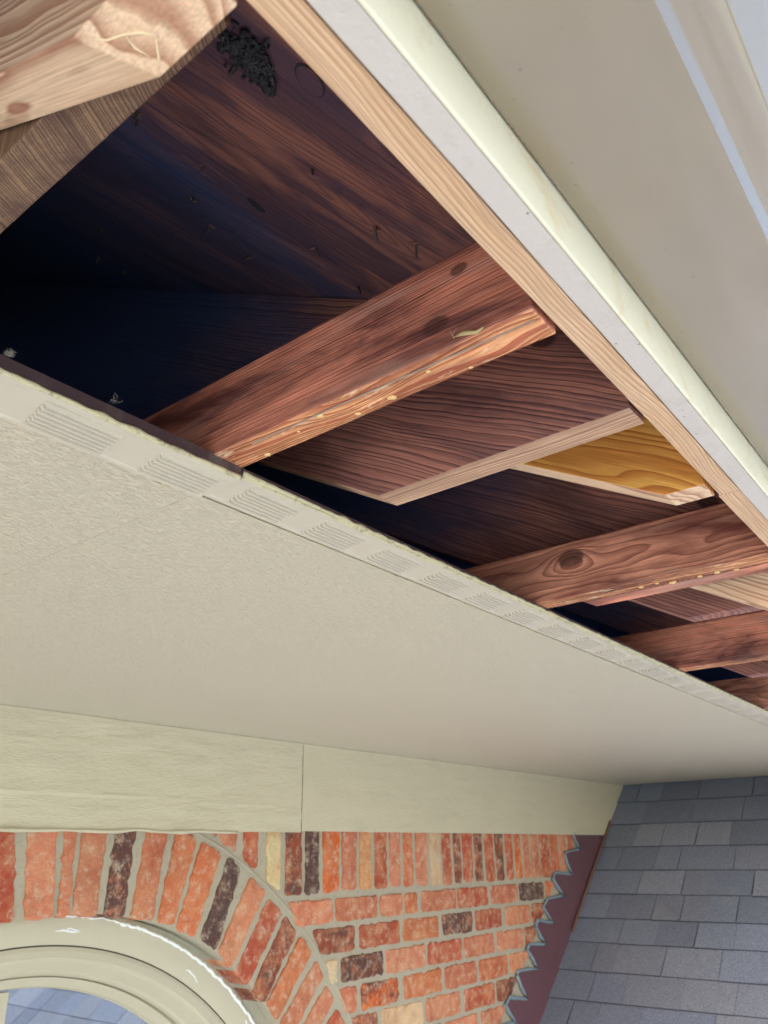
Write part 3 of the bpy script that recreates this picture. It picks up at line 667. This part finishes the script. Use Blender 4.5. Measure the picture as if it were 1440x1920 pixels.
# ---- gutter --------------------------------------------------------------------------------
gt = thing('gutter', (1.5, .1, .407), 'taupe metal rain gutter along the eave, seen from below', 'gutter')
ZG = .4065
prof = [(.1462, .47), (.1462, ZG+.0015), (.1447, ZG), (.10, ZG-.0005), (.0510, ZG), (.0492, ZG+.0006), (.0447, ZG+.0125), (.0438, ZG+.0135), (.034, ZG+.0175), (.0215, ZG+.0245), (.0195, ZG+.0275), (.014, ZG+.037), (-.008, ZG+.065), (-.0105, ZG+.072), (-.0105, ZG+.090), (-.002, ZG+.092), (.003, ZG+.092), (.003, ZG+.088)]
inn = [(y+.0012*(1 if y < .09 else -1), z+.0012) for y, z in prof]
m = MB(); n = len(prof); nx = 40; V = []
for i in range(nx+1):
    x = XL-.1+(XR-XL+.1)*i/nx; V += [(x, y, z) for y, z in prof]
m.add(V, [(i*n+k, (i+1)*n+k, (i+1)*n+k+1, i*n+k+1) for i in range(nx) for k in range(n-1)])
g_ = m.build('trough', M['gutter'], gt, smooth=True)
so = g_.modifiers.new('thick', 'SOLIDIFY'); so.thickness = .0008; so.offset = 1
es = g_.modifiers.new('edges', 'EDGE_SPLIT'); es.split_angle = math.radians(28)

# ---- debris on the timbers --------------------------------------------------------------------
m = MB(); m.tube([(.4385, .5, .3594), (.4385, .4, .3594), (.440, .3, .3594), (.4415, .2, .3594)], .0007, 5)
m.build('scratch_line', M['web'], L1)
def blob(mb, c, r, flat=(1, 1, .5), seed=0, n=7):
    V = []; F = []
    for j in range(n+1):
        th = math.pi*j/n
        for i in range(10):
            ph = 2*math.pi*i/10; dv = Vector((math.sin(th)*math.cos(ph), math.sin(th)*math.sin(ph), math.cos(th)))
            q = r*(1+.45*noise.noise(dv*1.8+Vector((seed, 0, 0)))); V.append((c[0]+dv.x*q*flat[0], c[1]+dv.y*q*flat[1], c[2]+dv.z*q*flat[2]))
    for j in range(n):
        for i in range(10): F.append((j*10+i, j*10+(i+1) % 10, (j+1)*10+(i+1) % 10, (j+1)*10+i))
    mb.add(V, F)
for i, (x, y, r) in enumerate([(.442, .416, .0036), (.459, .347, .0042), (.461, .387, .003), (.463, .505, .0042), (.447, .30, .0022), (.464, .27, .002), (.45, .45, .0018)]):
    m = MB(); blob(m, (x, y, ZF-.0003), r*.8, (1, 1.3, .3), i); m.build('resin_spot', M['resin'], L1, smooth=True)
for i, (x, y, r) in enumerate([(1.128, .34, .0045), (1.126, .30, .003), (1.125, .275, .0035), (1.13, .25, .003), (1.12, .385, .003), (1.118, .36, .0022)]):
    m = MB(); blob(m, (x, y, ZF-.0006), r, (1, 1.3, .45), i+20); m.build('resin_spot', M['resin'], L2, smooth=True)
m = MB()
cx, cy, cz = .4285, .262, .362
m.tube([(cx, cy, cz+.004), (cx-.003, cy-.010, cz+.001), (cx, cy-.020, cz-.001), (cx-.002, cy-.027, cz-.001)], [.0006, .0019, .0016, .0008], 6)
m.tube([(cx, cy, cz+.002), (cx-.003, cy+.002, cz+.010)], .0003, 4); m.tube([(cx, cy+.002, cz+.006), (cx-.002, cy-.004, cz+.010)], .0002, 4)
tag(m.build('dried_cocoon', M['bark'], origin=(cx, cy, cz), smooth=True), 'dried pale cocoon scrap with thin stalks stuck on the nearest red lookout', 'cocoon')
def tuft(c, n, r, label):
    m = MB()
    for i in range(n):
        a = Vector(c)+Vector((R_.gauss(0, r*.3), R_.gauss(0, r*.3), R_.uniform(0, r*.6))); b = a+Vector((R_.gauss(0, r*.6), R_.gauss(0, r*.6), R_.uniform(0, r*1.1)))
        m.tube([a, (a+b)/2+Vector((R_.gauss(0, r*.3), R_.gauss(0, r*.3), 0)), b], .00012, 4)
    tag(m.build('lint_tuft', M['web'], origin=c), label, 'lint')
tuft((.222, .545, .363), 110, .0032, 'pale lint tuft standing on the dark lip of the near vent')
tuft((.315, .545, .363), 12, .007, 'wispy cobweb threads on the near vent lip, right of the lint tuft')

# ---- shingled side roof --------------------------------------------------------------------------
RP0 = Vector((3.565, 1.957, -.697)); U = Vector((4.849-3.565, 0, .369+.697)).normalized(); NRM = Vector((-U.z, 0, U.x)); PT2 = Vector((4.849, 0, .369))
roof = thing('side_roof', (3.0, 1.0, -1.2), 'grey blue asphalt shingle roof sloping down beside the brick wall', 'roof')
def rp(s_, y, h=0): p = PT2 + U*s_ + NRM*h; return (p.x, y, p.z)
m = MB(); ya, yb2 = W+.011, -3.6
m.prism([rp(0, ya, -.012), rp(-3.9, ya, -.012), rp(-3.9, yb2, -.012), rp(0, yb2, -.012)], [rp(0, ya, -.05), rp(-3.9, ya, -.05), rp(-3.9, yb2, -.05), rp(0, yb2, -.05)]); m.build('roof_deck', M['backing'], roof)
S_ = [0.02, -.19, -.382, -.565, -.738, -.905, -1.066, -1.214+.0, -1.377, -1.532]
while S_[-1] > -3.8: S_.append(S_[-1]-.16)
m = MB(); HT = .0042
for r in range(len(S_)-1):
    a, b = S_[r], S_[r+1]; y = ya - .0
    slope_y = -.0
    k = 0
    while y > yb2:
        wd = R_.uniform(.11, .30); y2 = max(yb2, y-wd); tone = R_.uniform(.80, 1.22); base = R_.choice([(150, 160, 182), (158, 164, 182), (146, 156, 178), (162, 168, 184), (140, 150, 174)])
        c = tuple(min(1, q*tone) for q in srgb(*base)); hh = R_.choice([0, .0018]); dj = R_.uniform(-.004, .004)
        # each tab is a thin slab whose lower edge stands proud
        top, bot = a + .02, b + dj*.35 + (0 if hh else .002)
        g = .0009
        A = [rp(top, y-g, -.006), rp(bot, y-g+dj, HT+hh-.008+.004), rp(bot, y-g+dj, -.012), rp(top, y-g, -.012)]
        B = [rp(top, y2+g, -.006), rp(bot, y2+g+dj, HT+hh-.008+.004), rp(bot, y2+g+dj, -.012), rp(top, y2+g, -.012)]
        m.add([A[0], A[1], B[1], B[0]], [(0, 1, 2, 3)], (*c, 1))
        dn = lambda p: (p[0]-NRM.x*.0004, p[1], p[2]-NRM.z*.0004)
        m.prism([dn(A[0]), dn(A[1]), A[2], A[3]], [dn(B[0]), dn(B[1]), B[2], B[3]], (.075, .08, .10, 0)); y = y2; k += 1  # dark asphalt sides also paint in the shadow line below each course
m.build('shingles', M['shingle'], roof, cols=True)

# ---- flashing on the brick -------------------------------------------------------------------------
saw = [(4.072,.085),(4.072,.057),(4.127,.0),(3.951,-.013),(3.955,-.050),(4.009,-.118),(3.825,-.101),(3.791,-.131),(3.886,-.21),(3.718,-.214),(3.673,-.245),(3.76,-.318),(3.611,-.297),(3.58,-.321),(3.663,-.399),(3.513,-.386),(3.485,-.405),(3.568,-.485),(3.391,-.477),(3.379,-.496),(3.456,-.59),(3.309,-.562),(3.261,-.588),(3.351,-.663),(3.19,-.65),(3.15,-.68),(3.235,-.76),(3.08,-.74),(3.04,-.77),(3.12,-.85)]
fl = thing('step_flashing', (3.8, W, -.4), 'dark maroon metal flashing with sawtooth sealed edge between bricks and shingle roof', 'flashing')
m = MB(); P = list(saw); roofline = [(PT2.x+U.x*s_, PT2.z+U.z*s_) for s_ in (-2.2, -1.8, -1.2, -.6, -.35)]
P = P + [(2.6, -1.4)] + [(x, z+.002) for x, z in roofline[:1]] + [(x, z) for x, z in roofline[1:]]
P = [p for p in P if p[1] < .09] + [(4.53, .085)]
from mathutils.geometry import tessellate_polygon
Q = [Vector((x*KB*.999, z*KB, 0)) for x, z in P]; T = tessellate_polygon([Q]); n = len(Q)
V = [(q.x, W+.0075, q.y) for q in Q] + [(q.x, W+.0105, q.y) for q in Q]
F = [tuple(t) for t in T] + [tuple(i+n for i in t[::-1]) for t in T] + [(i, (i+1) % n, (i+1) % n+n, i+n) for i in range(n)]
mesh('metal_sheet', V, F, M['flashing'], fl)
m = MB(); pts = []
for i in range(len(saw)-1):
    a, b = saw[i], saw[i+1]
    for k in range(4):
        t = k/4; pts.append(((a[0]+(b[0]-a[0])*t-.004+R_.gauss(0, .003))*KB, W+.0075, (a[1]+(b[1]-a[1])*t+R_.gauss(0, .0012))*KB))
m.tube(pts, [.0078+R_.uniform(-.003, .002) for _ in pts], 8); m.build('sealant_bead', M['sealant'], fl, smooth=True)
m = MB(); m.tube([(PT2.x+U.x*s_-.012, W-.004, PT2.z+U.z*s_+.006) for s_ in [-.36-.1*i for i in range(9)]], .006, 6)
m.build('wood_edge', M['splinter'], fl)
